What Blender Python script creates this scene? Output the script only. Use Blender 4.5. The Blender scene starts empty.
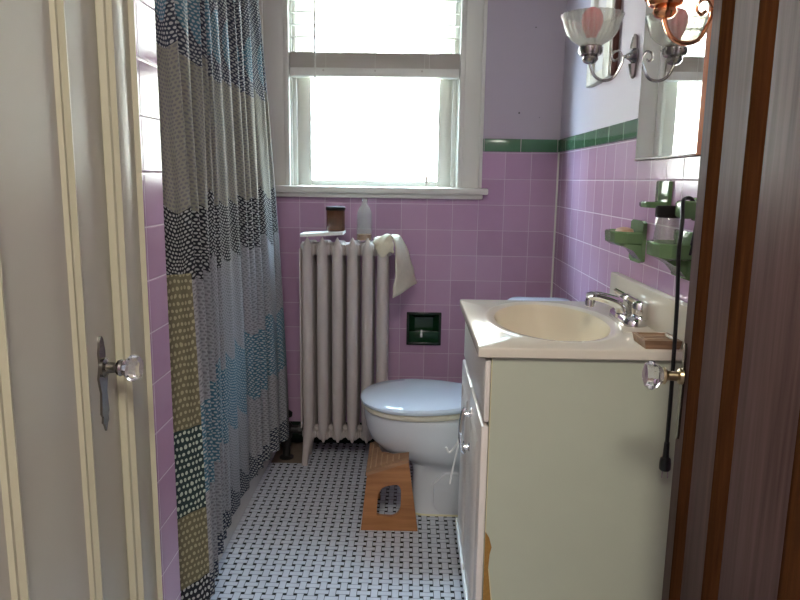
import bpy, bmesh, math, random
from mathutils import Vector, Matrix
random.seed(7)
PI = math.pi
S = bpy.context.scene
C = S.collection

# ------------------------------------------------------------------ shader DSL
class Ex:
    def __init__(s, g, sock): s.g, s.k = g, sock
    def _m(s, op, *a): return s.g.math(op, s, *a)
    def __add__(s, o): return s._m('ADD', o)
    __radd__ = __add__
    def __sub__(s, o): return s._m('SUBTRACT', o)
    def __rsub__(s, o): return s.g.math('SUBTRACT', o, s)
    def __mul__(s, o): return s._m('MULTIPLY', o)
    __rmul__ = __mul__
    def __truediv__(s, o): return s._m('DIVIDE', o)
    def abs(s): return s._m('ABSOLUTE')
    def fl(s): return s._m('FLOOR')
    def fr(s): return s._m('FRACT')
    def sin(s): return s._m('SINE')
    def sqrt(s): return s._m('SQRT')
    def lt(s, o): return s._m('LESS_THAN', o)
    def gt(s, o): return s._m('GREATER_THAN', o)
    def mn(s, o): return s._m('MINIMUM', o)
    def mx(s, o): return s._m('MAXIMUM', o)

class Mat:
    def __init__(s, name):
        s.m = bpy.data.materials.new(name); s.m.use_nodes = True
        s.t = s.m.node_tree; s.t.nodes.clear()
        s.out = s.t.nodes.new('ShaderNodeOutputMaterial')
    def n(s, typ): return s.t.nodes.new(typ)
    def put(s, sock, v):
        if isinstance(v, Ex): s.t.links.new(v.k, sock)
        elif isinstance(v, (tuple, list)) and len(v) == 3 and sock.type == 'RGBA': sock.default_value = (*v, 1)
        else: sock.default_value = v
    def math(s, op, *a):
        nd = s.n('ShaderNodeMath'); nd.operation = op
        for i, v in enumerate(a): s.put(nd.inputs[i], v)
        return Ex(s, nd.outputs[0])
    def pos(s):
        nd = s.n('ShaderNodeNewGeometry'); sp = s.n('ShaderNodeSeparateXYZ')
        s.t.links.new(nd.outputs['Position'], sp.inputs[0])
        s.P = Ex(s, nd.outputs['Position'])
        return [Ex(s, sp.outputs[i]) for i in range(3)]
    def objc(s):
        nd = s.n('ShaderNodeTexCoord'); s.P = Ex(s, nd.outputs['Object']); sp = s.n('ShaderNodeSeparateXYZ')
        s.t.links.new(nd.outputs['Object'], sp.inputs[0])
        return [Ex(s, sp.outputs[i]) for i in range(3)]
    def uv(s):
        nd = s.n('ShaderNodeTexCoord'); sp = s.n('ShaderNodeSeparateXYZ')
        s.t.links.new(nd.outputs['UV'], sp.inputs[0])
        return [Ex(s, sp.outputs[i]) for i in range(2)]
    def vec(s, x, y, z=0.0):
        nd = s.n('ShaderNodeCombineXYZ')
        for i, v in enumerate((x, y, z)): s.put(nd.inputs[i], v)
        return Ex(s, nd.outputs[0])
    def noise(s, vec, scale, detail=2.0, rough=.5):
        nd = s.n('ShaderNodeTexNoise'); s.put(nd.inputs['Vector'], vec)
        nd.inputs['Scale'].default_value = scale; nd.inputs['Detail'].default_value = detail
        nd.inputs['Roughness'].default_value = rough
        return Ex(s, nd.outputs['Fac'])
    def white(s, vec):
        nd = s.n('ShaderNodeTexWhiteNoise'); nd.noise_dimensions = '3D'; s.put(nd.inputs['Vector'], vec)
        return Ex(s, nd.outputs['Value'])
    def mix(s, f, a, b):
        nd = s.n('ShaderNodeMix'); nd.data_type = 'RGBA'
        s.put(nd.inputs[0], f); s.put(nd.inputs[6], a); s.put(nd.inputs[7], b)
        return Ex(s, nd.outputs[2])
    def ramp(s, f, stops, const=True):
        nd = s.n('ShaderNodeValToRGB'); r = nd.color_ramp
        r.interpolation = 'CONSTANT' if const else 'LINEAR'
        while len(r.elements) > 1: r.elements.remove(r.elements[-1])
        r.elements[0].position = stops[0][0]; r.elements[0].color = (*stops[0][1], 1)
        for p, c in stops[1:]:
            e = r.elements.new(p); e.color = (*c, 1)
        s.put(nd.inputs[0], f)
        return Ex(s, nd.outputs[0])
    def bump(s, h, strength=.3, dist=.002):
        nd = s.n('ShaderNodeBump'); nd.inputs['Strength'].default_value = strength
        nd.inputs['Distance'].default_value = dist; s.put(nd.inputs['Height'], h)
        return Ex(s, nd.outputs[0])
    def pbsdf(s, col, rough=.5, metal=0.0, nor=None, spec=.5, trans=0.0, coat=0.0, ior=1.45, emis=None):
        nd = s.n('ShaderNodeBsdfPrincipled')
        s.put(nd.inputs['Base Color'], col); s.put(nd.inputs['Roughness'], rough)
        nd.inputs['Metallic'].default_value = metal; nd.inputs['Specular IOR Level'].default_value = spec
        nd.inputs['Transmission Weight'].default_value = trans; nd.inputs['Coat Weight'].default_value = coat
        nd.inputs['IOR'].default_value = ior
        if nor: s.put(nd.inputs['Normal'], nor)
        return Ex(s, nd.outputs[0])
    def done(s, sh):
        s.t.links.new(sh.k, s.out.inputs[0]); return s.m

def lin(r, g, b):
    f = lambda c: (c/255/12.92 if c/255 <= .04045 else ((c/255+.055)/1.055)**2.4)
    return (f(r), f(g), f(b))

def simple(name, col, rough=.5, metal=0.0, var=.06, scale=6.0, spec=.5, coat=0.0, bump=0.0, bscale=40.0):
    g = Mat(name); g.objc()
    n = g.noise(g.P, scale, 3.0)
    c = g.mix(n, tuple(x*(1-var) for x in col), tuple(min(1, x*(1+var)) for x in col))
    nor = g.bump(g.noise(g.P, bscale, 3.0), bump, .002) if bump else None
    return g.done(g.pbsdf(c, rough, metal, nor, spec, coat=coat))

def tile_mat(name, axis, a0, z0=1.177, T=.108, dark=1.0):
    g = Mat(name); p = g.pos()
    a = (p[axis]-a0)/T; b = (p[2]-z0)/T
    fa = (a.fr()-.5).abs(); fb = (b.fr()-.5).abs()
    edge = fa.mx(fb)
    gr = edge.gt(.5-.0135)
    cell = g.vec(a.fl(), b.fl(), 3.3)
    v = g.white(cell)
    base = g.mix(v, lin(168, 132, 160), lin(184, 150, 177))
    cloud = g.noise(g.P, 14, 3)
    base = g.mix(cloud*.35, base, lin(190, 164, 186))
    col = g.mix(gr, base, lin(196, 176, 192))
    h = (.5-edge)*30
    h = h.mn(1.0) + g.noise(g.P, 9, 1.0)*.5 + v*.0
    return g.done(g.pbsdf(col, gr*.5+.16, 0, g.bump(h, .35, .0018), .38))

def strip_mat(name, axis, a0, L=.152):
    g = Mat(name); p = g.pos()
    a = (p[axis]-a0)/L
    fa = (a.fr()-.5).abs(); gr = fa.gt(.5-.010)
    v = g.white(g.vec(a.fl(), 1.0, 2.0))
    base = g.mix(v, lin(62, 96, 72), lin(84, 122, 92))
    base = g.mix(g.noise(g.P, 30, 3)*.6, base, lin(70, 110, 84))
    return g.done(g.pbsdf(g.mix(gr, base, lin(170, 165, 160)), gr*.5+.15))

def floor_mat():
    g = Mat('basketweave mosaic'); p = g.pos(); P = .060
    a = ((p[0]/P+.5).fr()-.5).abs(); b = ((p[1]/P+.5).fr()-.5).abs()
    dot = ((a-.25).abs().lt(.086))*((b-.25).abs().lt(.086))
    e = .018
    def line(x, c): return (x-c).abs().lt(e)
    gr = (line(a, 1/3)*b.lt(1/3)).mx(line(a, 1/6)*b.gt(1/6)).mx(line(b, 1/6)*a.lt(1/3)).mx(line(b, 1/3)*a.gt(1/6))
    dots = ((a-.25).abs().lt(1/12+.004))*((b-.25).abs().lt(1/12+.004))
    v = g.noise(g.P, 30, 2)
    white = g.mix(v, lin(184, 188, 198), lin(206, 210, 220))  # blue sheen of the sky mixed into the white tile colour
    dirt = g.noise(g.P, 5, 3)
    white = g.mix(dirt*.25, white, lin(164, 162, 160))
    c = g.mix(gr, white, lin(92, 92, 94))
    c = g.mix(dots, c, lin(96, 94, 90))
    c = g.mix(dot, c, lin(26, 26, 30))
    h = (1.0-gr.mx(dots-dot))
    return g.done(g.pbsdf(c, gr*.4+.24, 0, g.bump(h, .25, .001), .45))

def curtain_mat():
    g = Mat('dotted curtain cloth'); u, v = g.uv()      # metres along the cloth, height
    arch = (u*(PI/.17)).sin().abs()
    v2 = v + arch*.05 - .03 + (g.noise(g.vec(u, v), 5, 2)-.5)*.03
    navy, teal, cream, grey, olive, black, dteal = (lin(50,56,70), lin(68,106,122), lin(138,136,124), lin(150,150,152),
                                              lin(112,106,82), lin(36,38,44), lin(46,62,62))
    white, darkd = lin(184,186,182), lin(102,104,108)
    M = 1.9
    main = g.ramp(v2/M, [(0, navy), (.185/M, grey), (.40/M, teal), (.63/M, grey), (.93/M, black), (1.105/M, cream), (1.46/M, navy)])
    maind = g.ramp(v2/M, [(0, white), (.185/M, darkd), (.40/M, white), (.63/M, darkd), (.93/M, white), (1.105/M, darkd), (1.46/M, white)])
    v3 = v + (g.noise(g.vec(u, v), 9, 1)-.5)*.02
    side = g.ramp(v3/M, [(0, black), (.172/M, olive), (.36/M, dteal), (.575/M, olive), (.95/M, black), (1.13/M, cream), (1.44/M, navy)])
    sided = g.ramp(v3/M, [(0, white), (.172/M, lin(166,160,128)), (.36/M, lin(190,200,180)), (.575/M, lin(166,160,128)), (.95/M, white), (1.13/M, darkd), (1.44/M, white)])
    isside = u.lt(.125)*v3.lt(.95)
    # teal ovals high up
    ou = (u/.17).fr()-.5; ov = (v-1.57)/.075
    oval = ((ou*ou*22 + ov*ov).lt(1.0))
    main = g.mix(oval, main, teal)
    wn = g.noise(g.vec(u, v), 22, 2)-.5; wn2 = g.noise(g.vec(v, u, 4.0), 26, 2)-.5
    def dots(cu, cv, r, rowshift=.5, av=None):
        b = ((v+arch*.03 if av else v)+wn*.016)/cv
        a = (u+wn2*.014)/cu + b.fl()*rowshift
        du = a.fr()-.5; dv = b.fr()-.5
        jit = g.white(g.vec(a.fl(), b.fl(), .7))
        return (du*du*1.0 + dv*dv*1.3).lt(jit*.03 + r)
    dm = dots(.0130, .0088, .105, .5, True)
    ds = dots(.0165, .0165, .085, .5)
    cm = g.mix(dm*.75, main, maind)
    cs = g.mix(ds, side, sided)
    col = g.mix(isside, cm, cs)
    pb = g.pbsdf(col, .75, spec=.3)
    tr = g.n('ShaderNodeBsdfTranslucent'); g.put(tr.inputs[0], col)
    mx = g.n('ShaderNodeMixShader'); mx.inputs[0].default_value = .2
    g.t.links.new(pb.k, mx.inputs[1]); g.t.links.new(tr.outputs[0], mx.inputs[2])
    return g.done(Ex(g, mx.outputs[0]))

def glass_mat(name, tint=(1, 1, 1), haze=0.0, gloss=1.0, rough=.02, hazecol=(.8, .8, .76)):
    g = Mat(name)
    tr = g.n('ShaderNodeBsdfTransparent'); g.put(tr.inputs[0], tint)
    gl = g.n('ShaderNodeBsdfGlossy'); gl.inputs['Roughness'].default_value = rough
    lw = g.n('ShaderNodeLayerWeight'); lw.inputs[0].default_value = .5
    f = ((Ex(g, lw.outputs['Facing'])._m('POWER', 4.0)*.9+.04)*gloss).mn(1.0)
    mx = g.n('ShaderNodeMixShader'); g.put(mx.inputs[0], f)
    g.t.links.new(tr.outputs[0], mx.inputs[1]); g.t.links.new(gl.outputs[0], mx.inputs[2])
    r = Ex(g, mx.outputs[0])
    if haze:
        df = g.n('ShaderNodeBsdfPrincipled'); g.put(df.inputs['Base Color'], hazecol); df.inputs['Roughness'].default_value = .2
        m2 = g.n('ShaderNodeMixShader'); m2.inputs[0].default_value = haze
        g.t.links.new(r.k, m2.inputs[1]); g.t.links.new(df.outputs[0], m2.inputs[2]); r = Ex(g, m2.outputs[0])
    return g.done(r)

def crystal_mat(name):
    g = Mat(name)
    return g.done(g.pbsdf((.93, .92, .95), .03, trans=.95, ior=1.5))

def wood_mat(name, c1, c2, rough=.35, axis=2, scale=5.0, stretch=14.0, coat=0.0, spec=.5):
    g = Mat(name); p = g.objc()
    q = [p[i]*(1.0 if i == axis else stretch) for i in range(3)]
    n = g.noise(g.vec(*q), scale, 5, .6)
    r = g.ramp(n, [(.3, c1), (.7, c2)], False)
    return g.done(g.pbsdf(r, rough, coat=coat, nor=g.bump(n, .08, .001), spec=spec))

def brick_mat():
    g = Mat('pale brick'); p = g.pos()
    b = p[2]/.075; a = p[0]/.215 + b.fl()*.5
    gr = ((a.fr()-.5).abs().gt(.475)).mx((b.fr()-.5).abs().gt(.43))
    v = g.white(g.vec(a.fl(), b.fl(), 1.0))
    c = g.mix(v, lin(196, 168, 140), lin(222, 202, 178))
    return g.done(g.pbsdf(g.mix(gr, c, lin(206, 200, 190)), .9))

M = {}
M['tile_back'] = tile_mat('mauve wall tile back', 0, -.1536)
M['tile_side'] = tile_mat('mauve wall tile side', 1, 2.233)
M['strip_back'] = strip_mat('green strip tile back', 0, .142)
M['strip_side'] = strip_mat('green strip tile side', 1, 2.80)
M['paint'] = simple('lavender paint', lin(178, 168, 178), .6, var=.03, scale=3)
M['ceil'] = simple('ceiling paint', lin(215, 212, 206), .8, var=.02)
M['trimwhite'] = simple('white gloss trim paint', lin(214, 212, 202), .35, var=.03, scale=8, bump=.05, bscale=25)
M['doorcream'] = simple('cream gloss door paint', lin(172, 168, 152), .3, var=.05, scale=5, bump=.1, bscale=14)
M['cream_mould'] = simple('yellowed cream moulding paint', lin(178, 173, 146), .32, var=.05, scale=20)
M['floor'] = floor_mat()
M['patch'] = simple('brown floor patch', lin(112, 98, 84), .5, var=.2, scale=20)
M['curtain'] = curtain_mat()
M['pane'] = glass_mat('window glass', (.98, 1, .99))
M['brick'] = brick_mat()
M['ground'] = simple('outdoor ground', lin(92, 92, 84), .9)
M['porcelain'] = simple('white porcelain', lin(206, 208, 212), .12, var=.02)
M['lid'] = simple('white seat plastic', lin(196, 204, 216), .14, var=.015)
M['seat'] = simple('cream seat ring plastic', lin(206, 198, 180), .25, var=.02)
M['tub'] = simple('tub enamel', lin(205, 203, 200), .2, var=.03)
M['radiator'] = simple('silvery radiator paint', lin(186, 176, 172), .38, metal=.0, var=.08, scale=14, bump=.15, bscale=30)
M['rad_tip'] = M['radiator']
M['black_iron'] = simple('black iron', lin(28, 27, 26), .45, var=.2)
M['board'] = simple('white painted board', lin(228, 228, 222), .4, var=.03)
M['amber'] = glass_mat('amber glass', (.55, .27, .11), .45, 1.0, .05, (.22, .10, .05))
M['wax'] = simple('brown candle wax', lin(150, 98, 60), .5)
M['darklid'] = simple('dark lid', lin(30, 27, 26), .7, spec=.1)
M['clear'] = glass_mat('clear bottle glass', (.93, .95, .93), .06, 1.3)
M['towel'] = simple('washed cream cloth', lin(206, 198, 176), .95, var=.1, scale=40, bump=.5, bscale=160)
M['stoolwood'] = wood_mat('bamboo', lin(140, 92, 54), lin(176, 122, 76), .4, axis=0, scale=4)
M['tread'] = wood_mat('pale worn bamboo', lin(138, 100, 72), lin(166, 126, 94), .45, axis=0, scale=4)
M['white_ridge'] = simple('pale ridge wood', lin(184, 152, 120), .5)
M['vanity'] = simple('cream melamine', lin(176, 180, 160), .42, var=.05, scale=7, bump=.03)
M['vanedge'] = simple('cream edge band', lin(206, 198, 160), .45, var=.06, scale=20)
M['vandoor'] = simple('white thermofoil', lin(216, 208, 200), .28, var=.02)
M['chip'] = simple('exposed particleboard', lin(150, 112, 56), .9, var=.35, scale=120, bump=.5, bscale=150)
M['marble'] = simple('cultured marble', lin(206, 198, 182), .15, var=.03, scale=5)
M['basin'] = simple('cream basin', lin(216, 204, 180), .14, var=.02)
M['chrome'] = simple('chrome', (.78, .78, .8), .08, 1.0, var=.02)
M['nickel'] = simple('tarnished nickel', (.27, .25, .23), .25, 1.0, var=.2, scale=40)
M['oldbrass'] = simple('worn brass', (.42, .33, .2), .3, 1.0, var=.2, scale=40)
M['door_tint'] = simple('metal tinted by door reflection', (.85, .36, .17), .15, 1.0, var=.06, scale=20)  # reflection of the brown door coloured into the near lamp's metal
M['silver'] = simple('brushed silver', (.42, .40, .38), .2, 1.0, var=.05)
M['green'] = simple('green glazed ceramic', lin(96, 122, 84), .14, var=.2, scale=25)
M['niche'] = simple('dark green glaze', lin(22, 58, 34), .12, var=.2, scale=25)
M['niche_rim'] = simple('blackish green glaze', lin(34, 44, 38), .2, var=.2, scale=25)
M['soap'] = simple('tan soap', lin(176, 136, 110), .5, var=.12, scale=30)
M['cord'] = simple('black rubber', lin(16, 16, 17), .4)
M['white_plastic'] = simple('white plastic', lin(230, 230, 228), .35)
M['tray'] = wood_mat('weathered tray wood', lin(112, 84, 62), lin(158, 128, 100), .45, axis=0, scale=8)
M['mirror'] = simple('mirror silver', (.9, .92, .91), .0, 1.0, var=.0)
M['frame_orange'] = wood_mat('orange frame strip', lin(150, 76, 40), lin(180, 98, 56), .6, scale=6, spec=.1)  # streaked orange for the strip at the mirror's near edge
M['dkframe'] = wood_mat('dark red brown wood', lin(64, 30, 24), lin(92, 48, 36), .4)
M['picture'] = simple('pale picture paper', lin(206, 206, 208), .5, var=.06, scale=6)
M['shade'] = glass_mat('ribbed glass', (.92, .92, .88), .24, 2.2, .06)
M['red'] = simple('red bulb glass', lin(215, 8, 28), .2, var=.1)
M['crystal'] = crystal_mat('crystal knob glass')
M['doordark'] = wood_mat('dark varnished door', lin(72, 54, 50), lin(96, 75, 71), .42, scale=3, stretch=22, spec=.022)
M['doormould'] = wood_mat('orange brown moulding', lin(56, 33, 18), lin(82, 49, 27), .6, scale=5, spec=0.0)
M['slat'] = simple('white blind slat', lin(222, 220, 210), .45)
M['stack'] = simple('beige stacked slats', lin(196, 188, 176), .5)
M['blackhole'] = simple('dark nail hole', lin(40, 36, 38), .8)

# ------------------------------------------------------------------ mesh helpers
def bm_new(): return bmesh.new()

def add_box(bm, x0, x1, y0, y1, z0, z1, bev=0.0, seg=2, mat=0):
    t = bmesh.new()
    bmesh.ops.create_cube(t, size=1)
    bmesh.ops.scale(t, vec=(abs(x1-x0), abs(y1-y0), abs(z1-z0)), verts=t.verts)
    if bev: bmesh.ops.bevel(t, geom=list(t.edges), offset=bev, segments=seg, profile=.5, affect='EDGES')
    bmesh.ops.translate(t, vec=((x0+x1)/2, (y0+y1)/2, (z0+z1)/2), verts=t.verts)
    merge(bm, t, mat)
    return bm

def merge(bm, t, mat=0, mx=None):
    vs = [bm.verts.new(mx @ v.co if mx else v.co) for v in t.verts]
    t.verts.index_update()
    for f in t.faces:
        try:
            nf = bm.faces.new([vs[v.index] for v in f.verts]); nf.material_index = mat
        except ValueError: pass
    t.free()

def loft(bm, loops, closed=True, cap=True, mat=0):
    L = [[bm.verts.new(p) for p in lp] for lp in loops]
    n = len(L[0])
    for a, b in zip(L, L[1:]):
        for i in range(n if closed else n-1):
            j = (i+1) % n
            f = bm.faces.new((a[i], a[j], b[j], b[i])); f.material_index = mat
    if cap:
        bm.faces.new(L[0][::-1]).material_index = mat; bm.faces.new(L[-1]).material_index = mat
    return bm

def lathe(bm, prof, c=(0, 0, 0), axis='Z', n=24, cap=True, ribs=0, rib=0.0, mat=0):
    loops = []
    for r, h in prof:
        lp = []
        for i in range(n):
            a = 2*PI*i/n
            rr = r*(1+rib*math.cos(a*ribs)) if ribs else r
            x, y = rr*math.cos(a), rr*math.sin(a)
            p = (x, y, h) if axis == 'Z' else ((h, x, y) if axis == 'X' else (y, h, x))
            lp.append((c[0]+p[0], c[1]+p[1], c[2]+p[2]))
        loops.append(lp)
    return loft(bm, loops, True, cap, mat)

def catmull(pts, k=6):
    pts = [Vector(p) for p in pts]; out = []
    P = [pts[0]*2-pts[1]] + pts + [pts[-1]*2-pts[-2]]
    for i in range(1, len(P)-2):
        for j in range(k):
            t = j/k; a, b, c, d = P[i-1], P[i], P[i+1], P[i+2]
            out.append(.5*((2*b)+(c-a)*t+(2*a-5*b+4*c-d)*t*t+(3*b-a-3*c+d)*t**3))
    out.append(pts[-1]); return out

def tube(bm, pts, r, n=10, k=6, mat=0):
    P = catmull(pts, k) if k else [Vector(p) for p in pts]
    R = r if callable(r) else (lambda t: r)
    loops = []; prev = None
    for i, p in enumerate(P):
        d = (P[min(i+1, len(P)-1)]-P[max(i-1, 0)]).normalized()
        if prev is None:
            up = Vector((0, 0, 1)) if abs(d.z) < .9 else Vector((1, 0, 0))
            x = d.cross(up).normalized()
        else: x = (prev - d*prev.dot(d)).normalized()
        prev = x; y = d.cross(x); rr = R(i/(len(P)-1))
        loops.append([p + x*rr*math.cos(2*PI*j/n) + y*rr*math.sin(2*PI*j/n) for j in range(n)])
    return loft(bm, loops, True, True, mat)

def prism(bm, poly, plane, d0, d1, mat=0):
    def mk(p, d):
        a, b = p
        return {'XZ': (a, d, b), 'YZ': (d, a, b), 'XY': (a, b, d)}[plane]
    return loft(bm, [[mk(p, d0) for p in poly], [mk(p, d1) for p in poly]], True, True, mat)

def rrect(w, h, r, n=6):
    out = []
    for cx, cy, a0 in ((w-r, h-r, 0), (-w+r, h-r, 90), (-w+r, -h+r, 180), (w-r, -h+r, 270)):
        for i in range(n+1):
            a = math.radians(a0+90*i/n); out.append((cx+r*math.cos(a), cy+r*math.sin(a)))
    return out

OFF = {}
def obj(name, bm, mat, parent=None, sharp=35, smooth=True):
    bmesh.ops.recalc_face_normals(bm, faces=bm.faces)
    if parent is not None: off = OFF[parent.name]
    else:
        xs = [v.co for v in bm.verts]
        off = Vector(((min(v.x for v in xs)+max(v.x for v in xs))/2, (min(v.y for v in xs)+max(v.y for v in xs))/2, min(v.z for v in xs)))
    bmesh.ops.translate(bm, vec=-off, verts=bm.verts)
    me = bpy.data.meshes.new(name); bm.to_mesh(me); bm.free()
    if smooth:
        for p in me.polygons: p.use_smooth = True
        me.set_sharp_from_angle(angle=math.radians(sharp))
    for m in (mat if isinstance(mat, (list, tuple)) else [mat]): me.materials.append(m)
    o = bpy.data.objects.new(name, me); C.objects.link(o)
    if parent is not None: o.parent = parent
    else: o.location = off
    OFF[o.name] = off.copy()
    return o

def tag(o, label, cat=None, group=None, kind=None):
    o['label'] = label
    if cat: o['category'] = cat
    if group: o['group'] = group
    if kind: o['kind'] = kind
    return o

def thing(name, loc, label, cat, group=None, kind=None):
    o = bpy.data.objects.new(name, None); o.empty_display_size = .05; C.objects.link(o); o.location = loc
    OFF[o.name] = Vector(loc)
    return tag(o, label, cat, group, kind)

def struct(name, bm, mat, label, cat, **k):
    return tag(obj(name, bm, mat, None, **k), label, cat, None, 'structure')

def box(*a, **k): return add_box(bm_new(), *a, **k)

# ------------------------------------------------------------------ setting
D, XR, XL = 2.939, .608, -.53
CEIL = 2.44
YA = 1.47            # where the left wall ends and the tub alcove begins
XT = -1.34
YF = -1.15           # wall behind the camera
struct('floor', box(XT-.1, XR+.15, YF-.1, D+.2, -.08, 0), M['floor'], 'floor of white basketweave mosaic tile with small black dots', 'floor', smooth=False)
struct('ceiling', box(XT-.1, XR+.15, YF-.1, D+.2, CEIL, CEIL+.1), M['ceil'], 'flat off-white ceiling above the bathroom', 'ceiling', smooth=False)

# back wall, opening x -.517...189, z 1.138..2.12
WX0, WX1, WZ0, WZ1 = -.517, .189, 1.120, 2.14
ZT = 1.29            # top of the mauve tile
bm = bm_new()
def wallpiece(x0, x1, z0, z1, m): add_box(bm, x0, x1, D, D+.16, z0, z1, mat=m)
NX0, NX1, NZ0, NZ1 = -.012, .131, .462, .600   # recessed niche
wallpiece(XT-.1, NX0, 0, WZ0, 0); wallpiece(NX1, XR+.15, 0, WZ0, 0)
wallpiece(NX0, NX1, 0, NZ0, 0); wallpiece(NX0, NX1, NZ1, WZ0, 0)
wallpiece(XT-.1, WX0, WZ0, ZT, 0); wallpiece(WX1, XR+.15, WZ0, ZT, 0)
wallpiece(XT-.1, WX0, ZT, CEIL, 1); wallpiece(WX1, XR+.15, ZT, CEIL, 1)
wallpiece(WX0, WX1, WZ1, CEIL, 1)
wb = struct('wall_back', bm, [M['tile_back'], M['paint']], 'back wall with mauve tile below and lavender paint above', 'wall', smooth=False)
bm = bm_new(); add_box(bm, XR, XR+.12, YF, D, 0, ZT, mat=0); add_box(bm, XR, XR+.12, YF, D, ZT, CEIL, mat=1)
struct('wall_right', bm, [M['tile_side'], M['paint']], 'right wall with mauve tile below and lavender paint above', 'wall', smooth=False)
bm = bm_new()
add_box(bm, XL-.12, XL, 1.30, YA, 0, CEIL, mat=0)
add_box(bm, XL-.12, XL, YF, .32, 0, CEIL, mat=1)
add_box(bm, XL-.12, XL, .32, 1.30, 2.06, CEIL, mat=1)
struct('wall_left', bm, [M['tile_side'], M['paint']], 'left wall with a narrow strip of mauve tile beside the cream door', 'wall', smooth=False)
struct('wall_front', box(XT, XR+.12, YF-.1, YF, 0, CEIL), M['paint'], 'plain wall behind the camera', 'wall', smooth=False)
bm = bm_new(); add_box(bm, XT-.1, XT, YA-.1, D, 0, CEIL, mat=0); add_box(bm, XT, XL-.12, YA-.1, YA, 0, CEIL, mat=0)
struct('wall_alcove', bm, [M['tile_side']], 'tiled end and side walls of the tub alcove behind the curtain', 'wall', smooth=False)
bm = bm_new(); add_box(bm, XT, -.6295, D-.006, D, ZT, ZT+.052, .002); add_box(bm, .2875, XR-.003, D-.006, D, ZT, ZT+.052, .002)
struct('trim_1', bm, M['strip_back'], 'green border tile strip along the top of the back wall tile', 'tile border')
struct('trim_2', box(XR-.006, XR, YF+.01, D-.007, ZT, ZT+.052, .002), M['strip_side'], 'green border tile strip along the top of the right wall tile', 'tile border')
struct('baseboard_back', box(XT+.7, XR-.002, D-.010, D, 0, .097, .003), M['niche_rim'], 'dark green base tile along the foot of the back wall', 'baseboard')
struct('baseboard_right', box(XR-.010, XR, 2.05, D-.012, 0, .097, .003), M['niche_rim'], 'dark green base tile at the foot of the right wall', 'baseboard')
struct('trim_3', box(XR-.006, XR, D-.006, D, .1, ZT+.052), M['trimwhite'], 'pale caulk line in the corner of the back and right walls', 'corner trim')
struct('trim_4', box(-.57, -.425, 2.70, D-.012, -.004, .0015), M['patch'], 'brown patch of bare floor around the radiator pipe', 'floor patch', smooth=False)

# nail holes in the paint, part of the wall
for x, z, r in ((.487, 1.783, .0022), (.434, 1.447, .0034), (.518, 1.430, .0016)):
    nh = bm_new(); lathe(nh, [(r, -.0012), (r, .001)], (x, D, z), 'Y', 10); obj('nail_hole', nh, M['blackhole'], wb)

# ------------------------------------------------------------------ window
wd = thing('window_1', (-.164, D, 1.09), 'white framed sash window with half lowered blind in the back wall', 'window', kind='structure')
bm = bm_new()
def casing_v(x0, x1, inner):
    add_box(bm, x0, x1, D-.018, D, 1.12, 2.25, .003)
    a, b = (x1-.022, x1) if inner > 0 else (x0, x0+.022)
    add_box(bm, a, b, D-.026, D-.016, 1.138, 2.14, .003)
    a, b = (x0, x0+.014) if inner > 0 else (x1-.014, x1)
    add_box(bm, a, b, D-.030, D-.016, 1.138, 2.25, .003)
casing_v(-.629, -.512, 1); casing_v(.184, .287, -1)
add_box(bm, -.629, .287, D-.018, D, 2.135, 2.25, .003)
add_box(bm, -.64, .298, D-.035, D, 2.245, 2.275, .004)
obj('casing', bm, M['trimwhite'], wd)
bm = bm_new(); add_box(bm, -.66, .313, D-.055, D+.05, 1.112, 1.138, .006)
obj('stool', bm, M['trimwhite'], wd)
bm = bm_new(); add_box(bm, -.64, .293, D-.030, D, 1.092, 1.113, .005)
obj('apron', bm, M['trimwhite'], wd)
bm = bm_new()   # jambs and stops lining the opening
for s, x in ((1, WX0), (-1, WX1)):
    add_box(bm, x, x+s*.012, D, D+.16, 1.12, 2.14)
    add_box(bm, x+s*.012, x+s*.030, D+.012, D+.032, 1.138, 2.12, .003)
    add_box(bm, x+s*.012, x+s*.040, D+.078, D+.092, 1.138, 2.12, .003)
    add_box(bm, x+s*.012, x+s*.022, D+.032, D+.078, 1.138, 2.12)
add_box(bm, WX0, WX1, D, D+.16, 2.12, 2.14)
add_box(bm, WX0, WX1, D+.04, D+.20, 1.10, 1.137, .004)
obj('jamb', bm, M['trimwhite'], wd)
def sash(y0, y1, z0, z1, br, tr):
    x0, x1 = WX0+.024, WX1-.024; st = .062; b = bm_new()
    add_box(b, x0, x0+st, y0, y1, z0, z1, .004); add_box(b, x1-st, x1, y0, y1, z0, z1, .004)
    add_box(b, x0+st, x1-st, y0, y1, z0, z0+br, .004); add_box(b, x0+st, x1-st, y0, y1, z1-tr, z1, .004)
    o = obj('sash', b, M['trimwhite'], wd)
    yy = (y0+y1)/2
    obj('pane', box(x0+st, x1-st, yy-.002, yy+.002, z0+br, z1-tr), M['pane'], o, smooth=False)
sash(D+.036, D+.072, 1.139, 1.66, .025, .03)
sash(D+.094, D+.128, 1.63, 2.12, .03, .04)

bl = thing('window_blind', (-.164, D-.004, 1.583), 'white slatted blind drawn halfway up the window', 'blind')
bm = bm_new(); BX0, BX1 = -.508, .180
z = 1.735; k = 0
while z < 2.06:
    lp = []
    for x in (BX0, BX1):
        lp.append([(x, D-.029, z-.001), (x, D-.004, z+.0035), (x, D+.021, z+.001), (x, D+.021, z-.0018), (x, D-.004, z+.0005), (x, D-.029, z-.004)])
    loft(bm, lp); z += .0475
obj('slats', bm, M['slat'], bl)
bm = bm_new()
for i in range(14):
    zz = 1.614+i*.0043
    lp = [[(x, D-.029, zz), (x, D-.004, zz+.003), (x, D+.021, zz), (x, D+.021, zz+.003), (x, D-.004, zz+.0062), (x, D-.029, zz+.003)] for x in (BX0, BX1)]
    loft(bm, lp)
obj('stacked_slats', bm, M['stack'], bl)
obj('bottom_rail', box(BX0, BX1, D-.032, D+.020, 1.579, 1.613, .003), M['slat'], bl)
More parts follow.
